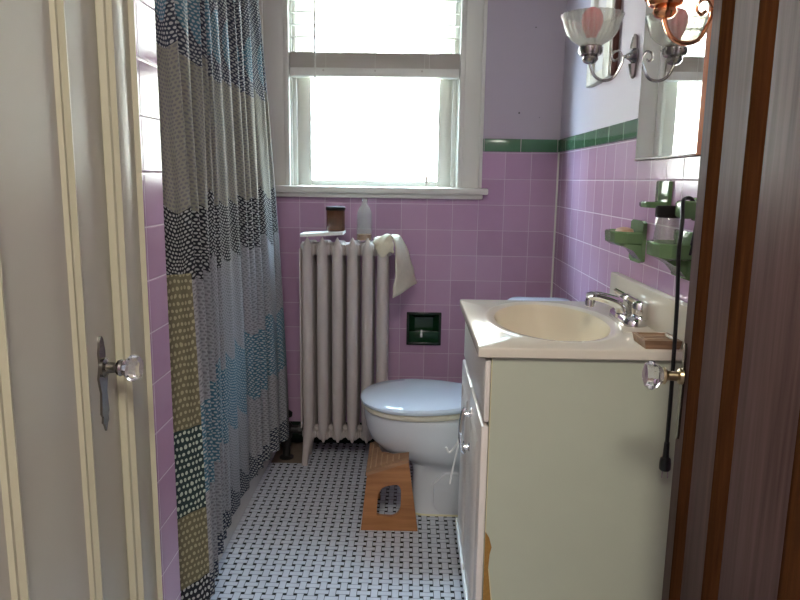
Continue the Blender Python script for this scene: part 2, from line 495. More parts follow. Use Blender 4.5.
obj('head_rail', box(BX0, BX1, D-.034, D+.022, 2.07, 2.115, .003), M['slat'], bl)
bm = bm_new(); tube(bm, [(-.405, D-.040, 2.08), (-.403, D-.041, 1.56)], .0042, 8, 0)
add_box(bm, -.409, -.401, D-.040, D-.030, 2.074, 2.086); obj('wand', bm, M['slat'], bl)
bm = bm_new(); tube(bm, [(.062, D-.037, 2.08), (.056, D-.036, 1.185)], .0012, 6, 0)
add_box(bm, .058, .066, D-.038, D-.030, 2.074, 2.086); cd = obj('pull_cord', bm, M['slat'], bl)
bm = bm_new(); lathe(bm, [(.003, 1.187), (.005, 1.18), (.006, 1.15), (.003, 1.146)], (.056, D-.036, 0), 'Z', 10); obj('tassel', bm, M['stack'], cd)
bm = bm_new()
for x in (-.36, -.16, .04):
    for y in (D-.031, D+.023): tube(bm, [(x, y, 2.08), (x, y, 1.6)], .0008, 5, 0)
obj('ladder_cord', bm, M['slat'], bl)
for x in (-.37, -.16, .03):
    bm = bm_new(); lathe(bm, [(.004, -.0035), (.004, 0)], (x, D-.032, 1.602), 'Y', 8); obj('rail_plug', bm, M['stack'], bl)

# outdoors
by = D+3.2
tag(obj('brick_building', box(-5, 6, by, by+.3, -.5, 3.6), M['brick'], None, smooth=False), 'sunlit pale brick house wall seen through the window', 'building')
g_ = struct('ground', box(-6, 7, D+.25, by, -.7, -.5), M['ground'], 'ground between the house and the brick neighbour', 'ground', smooth=False)

# ------------------------------------------------------------------ tub and curtain
bm = bm_new()
TX0, TX1, TY0, TY1, TH = XT+.005, -.577, YA+.004, D-.012, .385
def rl(ins, z, r, top=False):
    cx, cy = (TX0+TX1)/2, (TY0+TY1)/2
    return [(cx+a, cy+b, z) for a, b in rrect((TX1-TX0)/2-ins, (TY1-TY0)/2-ins, max(r, .002))]
loft(bm, [rl(0, 0, .004), rl(0, TH-.03, .004), rl(.004, TH-.008, .01), rl(.014, TH, .02), rl(.07, TH, .10), rl(.085, TH-.02, .11), rl(.12, .16, .14), rl(.17, .09, .14), rl(.25, .08, .1)])
tag(obj('bathtub', bm, M['tub']), 'white bathtub behind the dotted shower curtain', 'bathtub')

rod = thing('curtain_rod', (-.56, 2.2, 1.98), 'shower curtain rod above the tub edge', 'curtain rod')
def curtain():
    # plan control points near -> far for hem and for header
    hem = [(-.556, 1.515), (-.528, 1.545), (-.500, 1.60), (-.532, 1.72), (-.549, 1.9), (-.553, 2.2), (-.545, 2.48), (-.512, 2.64), (-.492, 2.71)]
    top = [(-.578, 1.50), (-.565, 1.52), (-.552, 1.56), (-.572, 1.72), (-.585, 1.9), (-.60, 2.2), (-.606, 2.48), (-.606, 2.64), (-.605, 2.71)]
    hp = catmull([(a, b, 0) for a, b in hem], 40); tp = catmull([(a, b, 0) for a, b in top], 40)
    N = len(hp); n2 = 56
    bm = bm_new(); uvl = bm.loops.layers.uv.new('UVMap')
    zt = 1.95; rnd = random.Random(3)
    ph = [0]
    # fold phase with an uneven rate
    for i in range(1, N):
        ph.append(ph[-1] + (hp[i]-hp[i-1]).length*2*PI/.098*(1+.35*math.sin(i*.09)+.2*math.sin(i*.23+1)))
    grid = []; us = []
    for j in range(n2+1):
        t = j/n2; row = []; e = t**1.5
        u = 0; ur = []
        prev = None
        for i in range(N):
            p = hp[i].lerp(tp[i], e)
            a = hp[min(i+1, N-1)]-hp[max(i-1, 0)]; nx = Vector((a.y, -a.x, 0)).normalized()
            s = i/(N-1)
            amp = (.0155+.008*math.sin(i*.05+1.3))*(1+.25*t)*min(1, max(0, (s-.17)/.08))
            amp += .004*(1-min(1, s/.2))
            w = math.sin(ph[i]+.7*math.sin(t*2.1+i*.01)); w2 = math.sin(ph[i]*2.1+t)*.25
            zz = .112+(zt-.112)*t
            if j == 0: zz += .004*w
            if s < .2: zz += .006*(1-t)
            q = p + nx*(w+w2)*amp; q.z = zz - (.0 if t > 0 else 0)
            row.append(q)
            if i: u += (hp[i]-hp[i-1]).length*1.28
            ur.append(u)
        grid.append([bm.verts.new(q) for q in row]); us.append(ur)
    for j in range(n2):
        for i in range(N-1):
            f = bm.faces.new((grid[j][i], grid[j][i+1], grid[j+1][i+1], grid[j+1][i]))
            for l, (jj, ii) in zip(f.loops, ((j, i), (j, i+1), (j+1, i+1), (j+1, i))):
                l[uvl].uv = (us[jj][ii], grid[jj][ii].co.z)
    o = obj('shower_curtain', bm, M['curtain'], None, sharp=180)
    return o, [hp[i].lerp(tp[i], 1) for i in range(0, N, 24)]
cur, rings = curtain()
tag(cur, 'shower curtain with bands of navy, grey, teal and olive dots', 'shower curtain')
bm = bm_new(); tube(bm, [(-.590, YA, 1.985), (-.590, D, 1.985)], .0125, 14, 0); obj('bar', bm, M['chrome'], rod)
for y in (YA, D):
    bm = bm_new(); lathe(bm, [(.03, -.004), (.03, .004), (.02, .012)] if y == YA else [(.02, -.012), (.03, -.004), (.03, .003)], (-.590, y+(.004 if y == YA else -.003), 1.985), 'Y', 18)
    obj('flange', bm, M['chrome'], rod)
for r_ in rings:
    bm = bm_new(); tube(bm, [(-.590+.028*math.cos(a), r_.y, 1.968+.032*math.sin(a)) for a in [2*PI*i/16 for i in range(17)]], .0022, 6, 0)
    obj('ring', bm, M['chrome'], rod)

# ------------------------------------------------------------------ radiator
RX, RP, RY = -.409, .0594, (2.688, 2.748, 2.808)
rad = thing('radiator', (-.256, 2.748, 0), 'six column cast iron radiator painted silvery grey under the window', 'radiator')
def section(leg):
    bm = bm_new()
    for k, y in enumerate(RY):
        rx, ry = .0228, .027
        prof = [(.10, .18), (.115, .45), (.14, .75), (.19, .93), (.26, 1), (.55, 1.02), (.80, 1), (.865, .95), (.90, .80), (.925, .48), (.938, .2), (.944, .05)] if k == 0 else \
               [(.10, .3), (.13, .8), (.2, 1), (.55, 1), (.82, 1), (.88, .85), (.915, .4)]
        loft(bm, [[(RX+rx*f*math.cos(2*PI*i/16), y+ry*f*math.sin(2*PI*i/16), z) for i in range(16)] for z, f in prof])
    for z0, z1 in ((.866, .922), (.108, .150)):
        add_box(bm, RX-.023, RX+.023, RY[0]-.005, RY[2]+.02, z0, z1, .012, 3)
        lathe(bm, [(.026, -.0297), (.026, .0297)], (RX, RY[1], (z0+z1)/2), 'X', 18)
        add_box(bm, RX-.0297, RX+.0297, RY[0]+.012, RY[1]+.03, z0+.004, z1-.006, .006, 2)
    if leg:
        s = leg
        for y in (RY[0], RY[2]):
            loft(bm, [[(RX+dx+rx*math.cos(2*PI*i/14), y+rx*1.05*math.sin(2*PI*i/14), z) for i in range(14)] for z, rx, dx in ((.20, .021, 0), (.12, .020, -.004*s), (.06, .015, -.012*s), (.012, .012, -.018*s), (.0, .014, -.018*s))])
    return bm
s0 = obj('section', section(1), M['radiator'], rad)
mid = obj('section', section(0), M['radiator'], rad); mid.location.x += RP
for k in (2, 3, 4):
    c = mid.copy(); C.objects.link(c); c.parent = rad; c.location.x = RP*k
e = obj('section', section(-1), M['radiator'], rad); e.location.x += RP*5
bm = bm_new(); add_box(bm, RX-.028, RX-.0226, 2.655, 2.845, .17, .90, .002); obj('end_flange', bm, M['radiator'], rad)
bm = bm_new()
tube(bm, [(-.515, 2.755, 0), (-.515, 2.755, .06)], .016, 14, 0); tube(bm, [(-.515, 2.755, .055), (-.515, 2.755, .10)], .021, 8, 0)
lathe(bm, [(.03, .0), (.03, .006), (.017, .012)], (-.515, 2.755, .001), 'Z', 18)
lathe(bm, [(.024, .09), (.027, .10), (.027, .145), (.02, .155), (.012, .16), (.012, .18), (.026, .185), (.028, .20), (.018, .208)], (-.515, 2.755, 0), 'Z', 16)
tube(bm, [(-.515, 2.755, .128), (-.434, 2.755, .128)], .017, 12, 0)
lathe(bm, [(.024, -.06), (.024, -.03)], (-.40, 2.755, .128), 'X', 6)
obj('valve', bm, M['black_iron'], rad)

# things on the radiator
bm = bm_new(); prism(bm, [(-.432, .9455), (-.266, .9455), (-.266, .9565), (-.432, .9565)], 'XZ', 2.688-.03, 2.775)
bmesh.ops.rotate(bm, cent=(-.432, 2.73, .9455), matrix=Matrix.Rotation(math.radians(3.4), 3, 'Y').inverted(), verts=bm.verts)
for v in bm.verts: v.co.z += .0
ob = obj('board', bm, M['board'], None, smooth=False)
for v in ob.data.vertices: pass
tag(ob, 'thin white board lying across the left end of the radiator', 'board')
jr = thing('candle_jar', (-.302, 2.735, .965), 'amber glass candle jar with dark rim on the white board', 'jar')
jx, jy, jz = -.302, 2.735, .965
bm = bm_new(); lathe(bm, [(.0, jz+.001), (.034, jz+.001), (.0365, jz+.005), (.0365, jz+.082), (.0345, jz+.082), (.0345, jz+.006), (.0, jz+.006)], (jx, jy, 0), n=28, cap=False); obj('glass', bm, M['amber'], jr)
bm = bm_new(); lathe(bm, [(.034, jz+.007), (.034, jz+.055)], (jx, jy, 0), n=24); obj('wax', bm, M['wax'], jr)
bm = bm_new(); lathe(bm, [(.038, jz+.082), (.0385, jz+.085), (.0385, jz+.094), (.036, jz+.096)], (jx, jy, 0), n=28); obj('lid', bm, M['darklid'], jr)
bt = thing('glass_bottle', (-.189, 2.745, .922), 'clear glass bottle with narrow neck standing on the radiator', 'bottle')
bz = .923
bm = bm_new(); lathe(bm, [(0, bz), (.028, bz), (.031, bz+.006), (.031, bz+.095), (.030, bz+.115), (.022, bz+.135), (.012, bz+.148), (.011, bz+.163), (.0135, bz+.166), (.0135, bz+.172), (.009, bz+.172), (.008, bz+.148), (.02, bz+.13), (.028, bz+.11), (.029, bz+.008), (0, bz+.006)], (-.189, 2.745, 0), n=28, cap=False)
obj('glass', bm, M['clear'], bt)
bm = bm_new(); lathe(bm, [(.027, bz+.008), (.0285, bz+.010), (.0285, bz+.030)], (-.189, 2.745, 0), n=24); obj('liquid', bm, M['wax'], bt)

# washcloth
def cloth():
    bm = bm_new()
    def patch(rows, n=4):
        R = [catmull(r, n) for r in rows]
        cols = [catmull([r[i] for r in R], n) for i in range(len(R[0]))]
        vs = []
        for i, c in enumerate(cols):
            vs.append([bm.verts.new(p+Vector((.002*math.sin(j*1.3+i*.7), .003*math.sin(i*1.1+j*.9), .0015*math.sin(i*.8+j)))) for j, p in enumerate(c)])
        for a, b in zip(vs, vs[1:]):
            for j in range(len(a)-1): bm.faces.new((a[j], b[j], b[j+1], a[j+1]))
    # front flap : rows from ridge down
    patch([[(-.148, 2.668, .944), (-.12, 2.664, .953), (-.095, 2.66, .962), (-.075, 2.662, .952)],
           [(-.146, 2.648, .928), (-.12, 2.642, .930), (-.095, 2.640, .938), (-.070, 2.645, .925)],
           [(-.140, 2.646, .912), (-.118, 2.640, .900), (-.092, 2.638, .908), (-.068, 2.640, .90)],
           [(-.132, 2.645, .895), (-.112, 2.639, .872), (-.088, 2.637, .893), (-.068, 2.640, .888)]])
    # right hanging side
    patch([[(-.10, 2.66, .960), (-.085, 2.72, .955), (-.075, 2.80, .950)],
           [(-.070, 2.652, .945), (-.055, 2.72, .944), (-.040, 2.815, .935)],
           [(-.060, 2.648, .86), (-.030, 2.72, .86), (-.008, 2.82, .860)],
           [(-.064, 2.646, .78), (-.025, 2.72, .785), (.010, 2.825, .80)],
           [(-.072, 2.644, .715), (-.020, 2.72, .732), (.022, 2.828, .748)]])
    bmesh.ops.remove_doubles(bm, verts=bm.verts, dist=.0001)
    o = obj('washcloth', bm, M['towel'], None, sharp=180)
    s = o.modifiers.new('thick', 'SOLIDIFY'); s.thickness = .003; s.offset = 0
    return o
tag(cloth(), 'crumpled cream washcloth draped over the right end of the radiator', 'washcloth')

# ------------------------------------------------------------------ recessed green holder in back wall
hd = thing('recessed_holder', (.06, D, .46), 'dark green ceramic holder recessed into the back wall tile', 'ceramic holder')
bm = bm_new()
x0, x1, z0, z1 = NX0-.004, NX1+.004, NZ0-.004, NZ1+.004
for a in ((x0, x0+.012, z0, z1), (x1-.012, x1, z0, z1), (x0, x1, z0, z0+.012), (x0, x1, z1-.012, z1)):
    add_box(bm, a[0], a[1], D-.008, D+.004, a[2], a[3], .003)
obj('rim', bm, M['niche_rim'], hd)
bm = bm_new()
pts = [(NX0+.006, NZ0+.006), (NX1-.006, NZ0+.006), (NX1-.006, NZ1-.006), (NX0+.006, NZ1-.006)]
mid_ = [(.02, .492), (.10, .492), (.10, .570), (.02, .570)]
loft(bm, [[(a, D-.002, b) for a, b in pts], [(a, D+.03, b) for a, b in pts], [(a, D+.055, b) for a, b in mid_]], True, False)
f = bm.verts; bm.verts.ensure_lookup_table(); bm.faces.new([bm.verts[i] for i in (8, 9, 10, 11)])
obj('basin', bm, M['niche'], hd)
bm = bm_new(); add_box(bm, NX0+.006, NX1-.006, D-.004, D+.030, .462, .520, .006); obj('lip', bm, M['niche'], hd)
bm = bm_new(); lathe(bm, [(.003, .494), (.0055, .499), (.0055, .508), (.003, .514), (.004, .522), (.002, .527)], (.049, D-.008, 0), 'Z', 10); obj('peg', bm, M['white_plastic'], hd)

# ------------------------------------------------------------------ toilet
TYc = 2.39
def egg(xf, xb, hw, z, n=40, xm=None, pw=.92):
    xm = xf+(xb-xf)*.42 if xm is None else xm
    out = []
    for i in range(n):
        a = 2*PI*i/n; c, s = math.cos(a), math.sin(a)
        c2 = math.copysign(abs(c)**(pw if pw < .9 else 1), c); x = xm + (c2*(xb-xm) if c > 0 else c2*(xm-xf))
        out.append((x, TYc+hw*math.copysign(abs(s)**pw, s), z))
    return out
to = thing('toilet', (.2, TYc, 0), 'white porcelain toilet with closed lid between radiator and vanity', 'toilet')
bm = bm_new()
loft(bm, [egg(.012, .42, .120, 0, pw=.3), egg(.015, .42, .116, .012, pw=.3), egg(.016, .42, .110, .05, pw=.3), egg(.018, .42, .108, .15, pw=.35), egg(.004, .42, .124, .182, pw=.6),
          egg(-.055, .42, .150, .202), egg(-.105, .42, .168, .226), egg(-.138, .42, .179, .260), egg(-.154, .42, .185, .30), egg(-.161, .42, .188, .34), egg(-.163, .42, .188, .358), egg(-.160, .42, .186, .366), egg(-.15, .40, .176, .368)])
add_box(bm, .30, .585, TYc-.11, TYc+.11, .25, .372, .02, 3)
obj('bowl', bm, M['porcelain'], to)
bm = bm_new(); prism(bm, [(.11, .0), (.36, .0), (.36, .165), (.13, .165), (.085, .12), (.085, .04)], 'XZ', TYc-.122, TYc-.05)
bmesh.ops.bevel(bm, geom=[e_ for e_ in bm.edges], offset=.008, segments=3, affect='EDGES'); obj('trapway', bm, M['porcelain'], to)
bm = bm_new(); loft(bm, [egg(-.163, .27, .186, .370), egg(-.168, .272, .190, .376), egg(-.168, .272, .190, .386), egg(-.162, .268, .184, .390)]); obj('seat', bm, M['seat'], to)
bm = bm_new(); loft(bm, [egg(-.170, .275, .192, .392), egg(-.174, .278, .196, .396), egg(-.174, .278, .196, .403), egg(-.165, .27, .188, .410), egg(-.12, .24, .15, .4135), egg(-.04, .16, .07, .415)]); obj('lid', bm, M['lid'], to)
for y in (-.07, .07):
    bm = bm_new(); lathe(bm, [(.012, -.02), (.012, .02)], (.275, TYc+y, .392), 'Y', 12); obj('hinge', bm, M['lid'], to)
def rr3(hx, hy, r, z, cx=.478): return [(cx+a, TYc+b, z) for a, b in rrect(hx, hy, r)]
bm = bm_new(); loft(bm, [rr3(.085, .15, .03, .374), rr3(.098, .172, .035, .42), rr3(.108, .185, .04, .705)]); obj('tank', bm, M['porcelain'], to)
bm = bm_new(); loft(bm, [rr3(.112, .19, .04, .706), rr3(.118, .197, .045, .712), rr3(.118, .197, .045, .730), rr3(.108, .187, .045, .739), rr3(.07, .14, .04, .745), rr3(.03, .07, .02, .747)]); obj('tank_lid', bm, M['lid'], to)
bm = bm_new(); tube(bm, [(.366, TYc+.12, .66), (.350, TYc+.12, .66), (.345, TYc+.08, .652), (.345, TYc+.05, .648)], .007, 10); obj('flush_lever', bm, M['chrome'], to)
bm = bm_new(); loft(bm, [egg(.008, .42, .125, .0005, pw=.3), egg(.011, .42, .122, .005, pw=.3)]); obj('caulk', bm, M['vanedge'], to)

# ------------------------------------------------------------------ step stool
st = thing('step_stool', (-.06, 2.3, 0), 'small wooden step stool with arched cutout under the toilet bowl', 'step stool')
def panel(y0, y1):
    # face outline and hole as strips
    outer = [(-.155, 0), (.037, 0), (.003, .246), (-.136, .196)]
    hole = [(-.100, .052), (-.048, .050), (-.030, .062), (-.022, .085), (-.021, .150), (-.026, .163), (-.040, .166), (-.072, .160), (-.088, .150), (-.098, .128), (-.103, .060)]
    n = 48
    def resamp(poly, start):
        P = [Vector((a, b, 0)) for a, b in poly]; L = [(P[(i+1) % len(P)]-P[i]).length for i in range(len(P))]; tot = sum(L); out = []
        for k in range(n):
            d = tot*k/n; i = 0
            while d > L[i]: d -= L[i]; i += 1
            out.append(P[i].lerp(P[(i+1) % len(P)], d/L[i]))
        c = Vector((-.06, .105, 0))
        return out, c
    c = Vector((-.062, .105, 0))
    def ray(poly, ang):
        d = Vector((math.cos(ang), math.sin(ang), 0)); best = 0
        P = [Vector((a, b, 0)) for a, b in poly]
        for i in range(len(P)):
            a, b = P[i]-c, P[(i+1) % len(P)]-c; e_ = b-a
            den = d.x*e_.y-d.y*e_.x
            if abs(den) < 1e-9: continue
            t = (a.x*e_.y-a.y*e_.x)/den; s = (a.x*d.y-a.y*d.x)/den
            if t > 0 and -1e-6 <= s <= 1+1e-6: best = max(best, t)
        return c+d*best
    angs = sorted([2*PI*i/n for i in range(n)] + [math.atan2(b-c.y, a-c.x) % (2*PI) for a, b in outer])
    bm = bm_new(); O = [ray(outer, a) for a in angs]; H = [ray(hole, a) for a in angs]
    for _ in range(1): H = [(H[i-1]+H[i]*2+H[(i+1) % len(H)])/4 for i in range(len(H))]
    mk = lambda L, y: [(p.x, y, p.y) for p in L]
    loft(bm, [mk(H, y0), mk(O, y0), mk(O, y1), mk(H, y1), mk(H, y0)], True, False)
    bmesh.ops.remove_doubles(bm, verts=bm.verts, dist=1e-5)
    return bm
obj('side_panel', panel(2.158, 2.174), M['stoolwood'], st, sharp=30)
bm = bm_new(); prism(bm, [(-.155, 0), (-.10, 0), (-.120, .2), (-.136, .196)], 'XZ', 2.392, 2.408); obj('back_leg', bm, M['stoolwood'], st, smooth=False)
bm = bm_new()
zt_ = lambda x: .197+(x+.139)*.352
plan = [(-.139, 2.152), (.003, 2.152), (.003, 2.212), (-.05, 2.240), (-.093, 2.295), (-.116, 2.414), (-.141, 2.414)]
loft(bm, [[(x, y, zt_(x)) for x, y in plan], [(x, y, zt_(x)+.013) for x, y in plan]])
obj('tread', bm, M['tread'], st, smooth=False)
bm = bm_new()
for x, y1 in ((-.125, 2.39), (-.108, 2.34), (-.090, 2.27), (-.070, 2.245), (-.05, 2.225), (-.03, 2.215)): tube(bm, [(x, 2.17, zt_(x)+.0135), (x, y1, zt_(x)+.0135)], .0022, 6, 0)
tag(obj('grip_ridges', bm, M['white_ridge'], st), 'pale grip ridges')
bm = bm_new(); add_box(bm, -.130, -.120, 2.17, 2.395, .03, .06); obj('stretcher', bm, M['stoolwood'], st)

# ------------------------------------------------------------------ vanity
VY0, VY1, VX = 1.445, 2.025, .177
va = thing('vanity_cabinet', (.39, 1.735, 0), 'cream vanity cabinet with a chipped lower corner below the sink', 'cabinet')
bm = bm_new()
add_box(bm, VX, XR-.004, VY0, VY0+.016, 0, .795); add_box(bm, VX, XR-.004, VY1-.016, VY1, 0, .795)
add_box(bm, VX, VX+.016, VY0+.016, VY1-.016, .08, .795); add_box(bm, XR-.012, XR-.004, VY0+.016, VY1-.016, 0, .60)
add_box(bm, VX+.016, XR-.012, VY0+.016, VY1-.016, .08, .096)
add_box(bm, VX+.012, VX+.026, VY0+.016, VY1-.016, 0, .08)
obj('body', bm, M['vanity'], va, smooth=False)
DX = .160
bm = bm_new(); add_box(bm, DX+.004, VX-.0005, VY0+.001, VY1-.001, .648, .788, .003); obj('drawer_front', bm, M['vandoor'], va)
def vdoor(y0, y1, hy=None):
    b = bm_new(); add_box(b, DX, VX-.0005, y0, y1, .10, .638, .004)
    o = obj('door', b, M['vandoor'], va)
    b = bm_new()
    w = .052
    for k, (ins, dx) in enumerate(((w, .004), (w+.028, .006))):
        ya, yb, za, zb = y0+ins, y1-ins, .10+ins, .638-ins
        if k == 0:
            loops = [[(DX, ya, za), (DX, yb, za), (DX, yb, zb), (DX, ya, zb)],
                     [(DX-.004, ya+.008, za+.008), (DX-.004, yb-.008, za+.008), (DX-.004, yb-.008, zb-.008), (DX-.004, ya+.008, zb-.008)],
                     [(DX, ya+.016, za+.016), (DX, yb-.016, za+.016), (DX, yb-.016, zb-.016), (DX, ya+.016, zb-.016)]]
            loft(b, loops, True, False)
        else:
            loops = [[(DX, ya, za), (DX, yb, za), (DX, yb, zb), (DX, ya, zb)],
                     [(DX-.006, ya+.012, za+.012), (DX-.006, yb-.012, za+.012), (DX-.006, yb-.012, zb-.012), (DX-.006, ya+.012, zb-.012)]]
            loft(b, loops, True, True)
    obj('raised_panel', b, M['vandoor'], o)
    b = bm_new(); add_box(b, DX-.008, DX-.0002, y0+.01, y1-.01, .101, .128, .003); obj('bottom_lip', b, M['white_plastic'], o)
    if hy is None: return
    b = bm_new()
    z0, z1 = .488, .596
    for z in (z0+.010, z1-.010):
        lathe(b, [(.012, 0), (.012, -.004), (.007, -.007), (.006, -.018)], (DX, hy, z), 'X', 14)
    tube(b, [(DX-.016, hy, z0-.006), (DX-.022, hy, z0+.008), (DX-.026, hy, (z0+z1)/2), (DX-.022, hy, z1-.008), (DX-.016, hy, z1+.006)], lambda t: .0045+.003*math.sin(PI*t), 10)
    add_box(b, DX-.003, DX, hy-.009, hy+.009, z0-.012, z0+.022, .0012); add_box(b, DX-.003, DX, hy-.009, hy+.009, z1-.022, z1+.008, .0012)
    tag(obj('handle', b, M['chrome'], o), 'chrome pull handle')
vdoor(VY0+.001, 1.733, 1.675); vdoor(1.737, VY1-.001)
# near side: edge band, chip
bm = bm_new(); add_box(bm, VX, VX+.002, VY0-.0012, VY0+.001, .30, .795); obj('edge_band', bm, M['vanedge'], va, smooth=False)
bm = bm_new(); prism(bm, [(VX+.0005, 0), (VX+.062, 0), (VX+.038, .09), (VX+.021, .20), (VX+.010, .30), (VX+.012, .335), (VX+.016, .352), (VX+.010, .375), (VX+.0005, .39)], 'XZ', VY0-.0015, VY0+.004)
tag(obj('chipped_edge', bm, M['chip'], va, smooth=False), 'brown exposed particleboard')
bm = bm_new()
tube(bm, [(VX+.064, VY0-.002, 0), (VX+.040, VY0-.003, .09), (VX+.023, VY0-.003, .20), (VX+.011, VY0-.001, .30)], .0016, 6); obj('lifted_veneer', bm, M['vanedge'], va)
# white strap on the far door
bm = bm_new(); tube(bm, [(.152, 1.80, .525), (.140, 1.82, .46), (.118, 1.84, .415), (.106, 1.835, .432)], .003, 8)
tube(bm, [(.150, 1.805, .52), (.138, 1.83, .43), (.124, 1.85, .34), (.121, 1.852, .315)], .0028, 8)
tag(obj('strap_latch', bm, M['white_plastic'], va), 'white plastic strap')

# counter with integrated basin
CT = .82
CX0, CX1, CY0, CY1 = .147, XR-.003, 1.432, 2.034
co = thing('countertop', (.38, 1.735, .796), 'off-white vanity countertop with integrated cream oval basin', 'countertop')
bcx, bcy, oa, obb = .356, 1.728, .170, .270
n4 = 16; rect = []
for (xa, ya), (xb, yb) in zip(((CX1, CY0), (CX1, CY1), (CX0, CY1), (CX0, CY0)), ((CX1, CY1), (CX0, CY1), (CX0, CY0), (CX1, CY0))):
    for i in range(n4): rect.append((xa+(xb-xa)*i/n4, ya+(yb-ya)*i/n4))
angs = [math.atan2((y-bcy)/obb, (x-bcx)/oa) for x, y in rect]
def el(a, b, z, dx=0): return [(bcx+dx+a*math.cos(t), bcy+b*math.sin(t), z) for t in angs]
rc = lambda ins, z: [(min(max(x, CX0+ins), CX1), min(max(y, CY0+ins), CY1-ins), z) for x, y in rect]
bm = bm_new()
loft(bm, [rc(.004, .7962), rc(0, .799), rc(0, CT-.005), rc(.001, CT-.002), rc(.004, CT), el(oa, obb, CT+.001), el(oa-.006, obb-.006, CT+.005), el(oa-.012, obb-.014, CT+.0055), el(oa-.024, obb-.028, CT+.004), el(oa-.031, obb-.036, CT)], True, False)
obj('slab', bm, M['marble'], co, sharp=50)
bm = bm_new()
loft(bm, [el(oa-.031, obb-.036, CT), el(oa-.036, obb-.044, CT-.012), el(oa-.046, obb-.055, CT-.05), el(oa-.070, obb-.11, CT-.095), el(oa-.11, obb-.18, CT-.125), el(.02, .02, CT-.135)], True, False)
lathe(bm, [(.0205, CT-.1345), (.018, CT-.133), (.0, CT-.136)], (bcx, bcy, 0), n=16, cap=False)
obj('basin', bm, M['basin'], co, sharp=80)
bm = bm_new(); add_box(bm, XR-.026, XR-.002, CY0, 2.005, CT-.003, .914, .004); obj('backsplash', bm, M['marble'], co)
bm = bm_new(); add_box(bm, .50, XR-.024, 1.60, 1.87, CT-.004, CT+.004, .003); obj('faucet_deck', bm, M['marble'], co)

fa = thing('faucet', (.557, 1.73, CT+.004), 'chrome two handle faucet on the back edge of the sink', 'faucet')
bm = bm_new(); fz = CT+.0045; FX, FY = .553, 1.73
def ov(hx, hy, z): return [(FX+a, FY+b, z) for a, b in rrect(hx, hy, hx*.95, 8)]
loft(bm, [ov(.030, .086, fz), ov(.030, .086, fz+.007), ov(.028, .082, fz+.016), ov(.022, .075, fz+.022)]); obj('base', bm, M['chrome'], fa)
bm = bm_new()
P = catmull([(FX-.012, FY, fz+.010), (FX-.014, FY, fz+.028), (.527, FY, fz+.044), (.500, FY, fz+.055), (.468, FY, fz+.062), (.448, FY, fz+.059)], 6)
loops = []
for i, p in enumerate(P):
    t = i/(len(P)-1); d = (P[min(i+1, len(P)-1)]-P[max(0, i-1)]).normalized(); w = .024-.009*t; h = .020-.0095*t
    up = Vector((-d.z, 0, d.x)); up = up if up.z > 0 or i < 4 else -up
    loops.append([p+Vector((0, 1, 0))*w*math.cos(2*PI*j/16)+up*h*math.sin(2*PI*j/16) for j in range(16)])
loft(bm, loops); obj('spout', bm, M['chrome'], fa)
bm = bm_new(); lathe(bm, [(.011, fz+.056), (.0125, fz+.050), (.0125, fz+.036), (.009, fz+.034)], (.455, FY, 0), n=16); obj('aerator', bm, M['chrome'], fa)
for y in (FY-.058, FY+.054):
    bm = bm_new(); lathe(bm, [(.022, fz+.016), (.021, fz+.022), (.0175, fz+.026), (.0195, fz+.031), (.020, fz+.050), (.017, fz+.057), (.008, fz+.061)], (FX+.010, y, 0), n=24, ribs=8, rib=.035)
    s_ = 1 if y > FY else -1
    tube(bm, [(FX+.010, y, fz+.052), (FX-.002, y+.010, fz+.059), (FX-.014, y+.022, fz+.066)], lambda t: .008-.002*t, 8)
    obj('handle', bm, M['chrome'], fa)
bm = bm_new(); tube(bm, [(FX+.022, FY, fz+.018), (FX+.022, FY, fz+.046)], .003, 8, 0); lathe(bm, [(.004, fz+.044), (.006, fz+.049), (.005, fz+.055), (.002, fz+.057)], (FX+.022, FY, 0), n=10); obj('lift_rod', bm, M['chrome'], fa)

wt = thing('soap_tray', (.54, 1.485, CT), 'small brown wooden tray on the near right corner of the counter', 'tray')
bm = bm_new(); loft(bm, [[(a, b, z) for a, b in ((.500+i_, 1.438+i_), (.580-i_, 1.438+i_), (.580-i_, 1.525-i_), (.500+i_, 1.525-i_))] for z, i_ in ((CT+.0005, .004), (CT+.019, 0), (CT+.020, .002), (CT+.020, .008), (CT+.012, .012))])
obj('tray_body', bm, M['tray'], wt, smooth=False)
bm = bm_new()
for i in range(4): add_box(bm, .512, .568, 1.452+i*.017, 1.464+i*.017, CT+.0118, CT+.016, .001)
obj('slat', bm, M['tray'], wt)

# ------------------------------------------------------------------ ceramic accessories on right wall
sd = thing('soap_dish', (XR, 1.86, .965), 'green ceramic soap dish holding tan soap on right wall', 'soap dish')
bm = bm_new(); prism(bm, [(1.797, 1.067), (1.797, .968), (1.812, .962), (1.885, .962), (1.90, .968), (1.90, 1.067), (1.885, 1.073), (1.812, 1.073)], 'YZ', XR-.010, XR+.0)
obj('wall_plate', bm, M['green'], sd)
bm = bm_new()
tray = lambda ins, z: [(x, y, z) for x, y in ((XR-.006, 1.80+ins), (XR-.05, 1.80+ins), (XR-.075+ins, 1.822+ins), (XR-.080+ins, 1.90-ins), (XR-.068+ins, 1.925-ins), (XR-.006, 1.925-ins))]
loft(bm, [tray(.014, 1.006), tray(.002, 1.014), tray(0, 1.040), tray(.003, 1.044), tray(.008, 1.044), tray(.014, 1.026)])
obj('dish', bm, M['green'], sd, sharp=30)
bm = bm_new(); loft(bm, [[(x, y, z) for y, z in ((1.80, a), (1.865, a))] + [(x2, y, b) for y, b in ((1.865, b0), (1.80, b0))] for x, x2, a, b0 in ((XR-.008, XR-.008, .968, 1.01), (XR-.03, XR-.03, .995, 1.012), (XR-.055, XR-.055, 1.006, 1.013))])
obj('bracket', bm, M['green'], sd)
sp = bm_new(); lathe(sp, [(.0, 0), (.8, .003), (1.0, .010), (.85, .019), (.3, .023), (0, .0232)], n=20, cap=False)
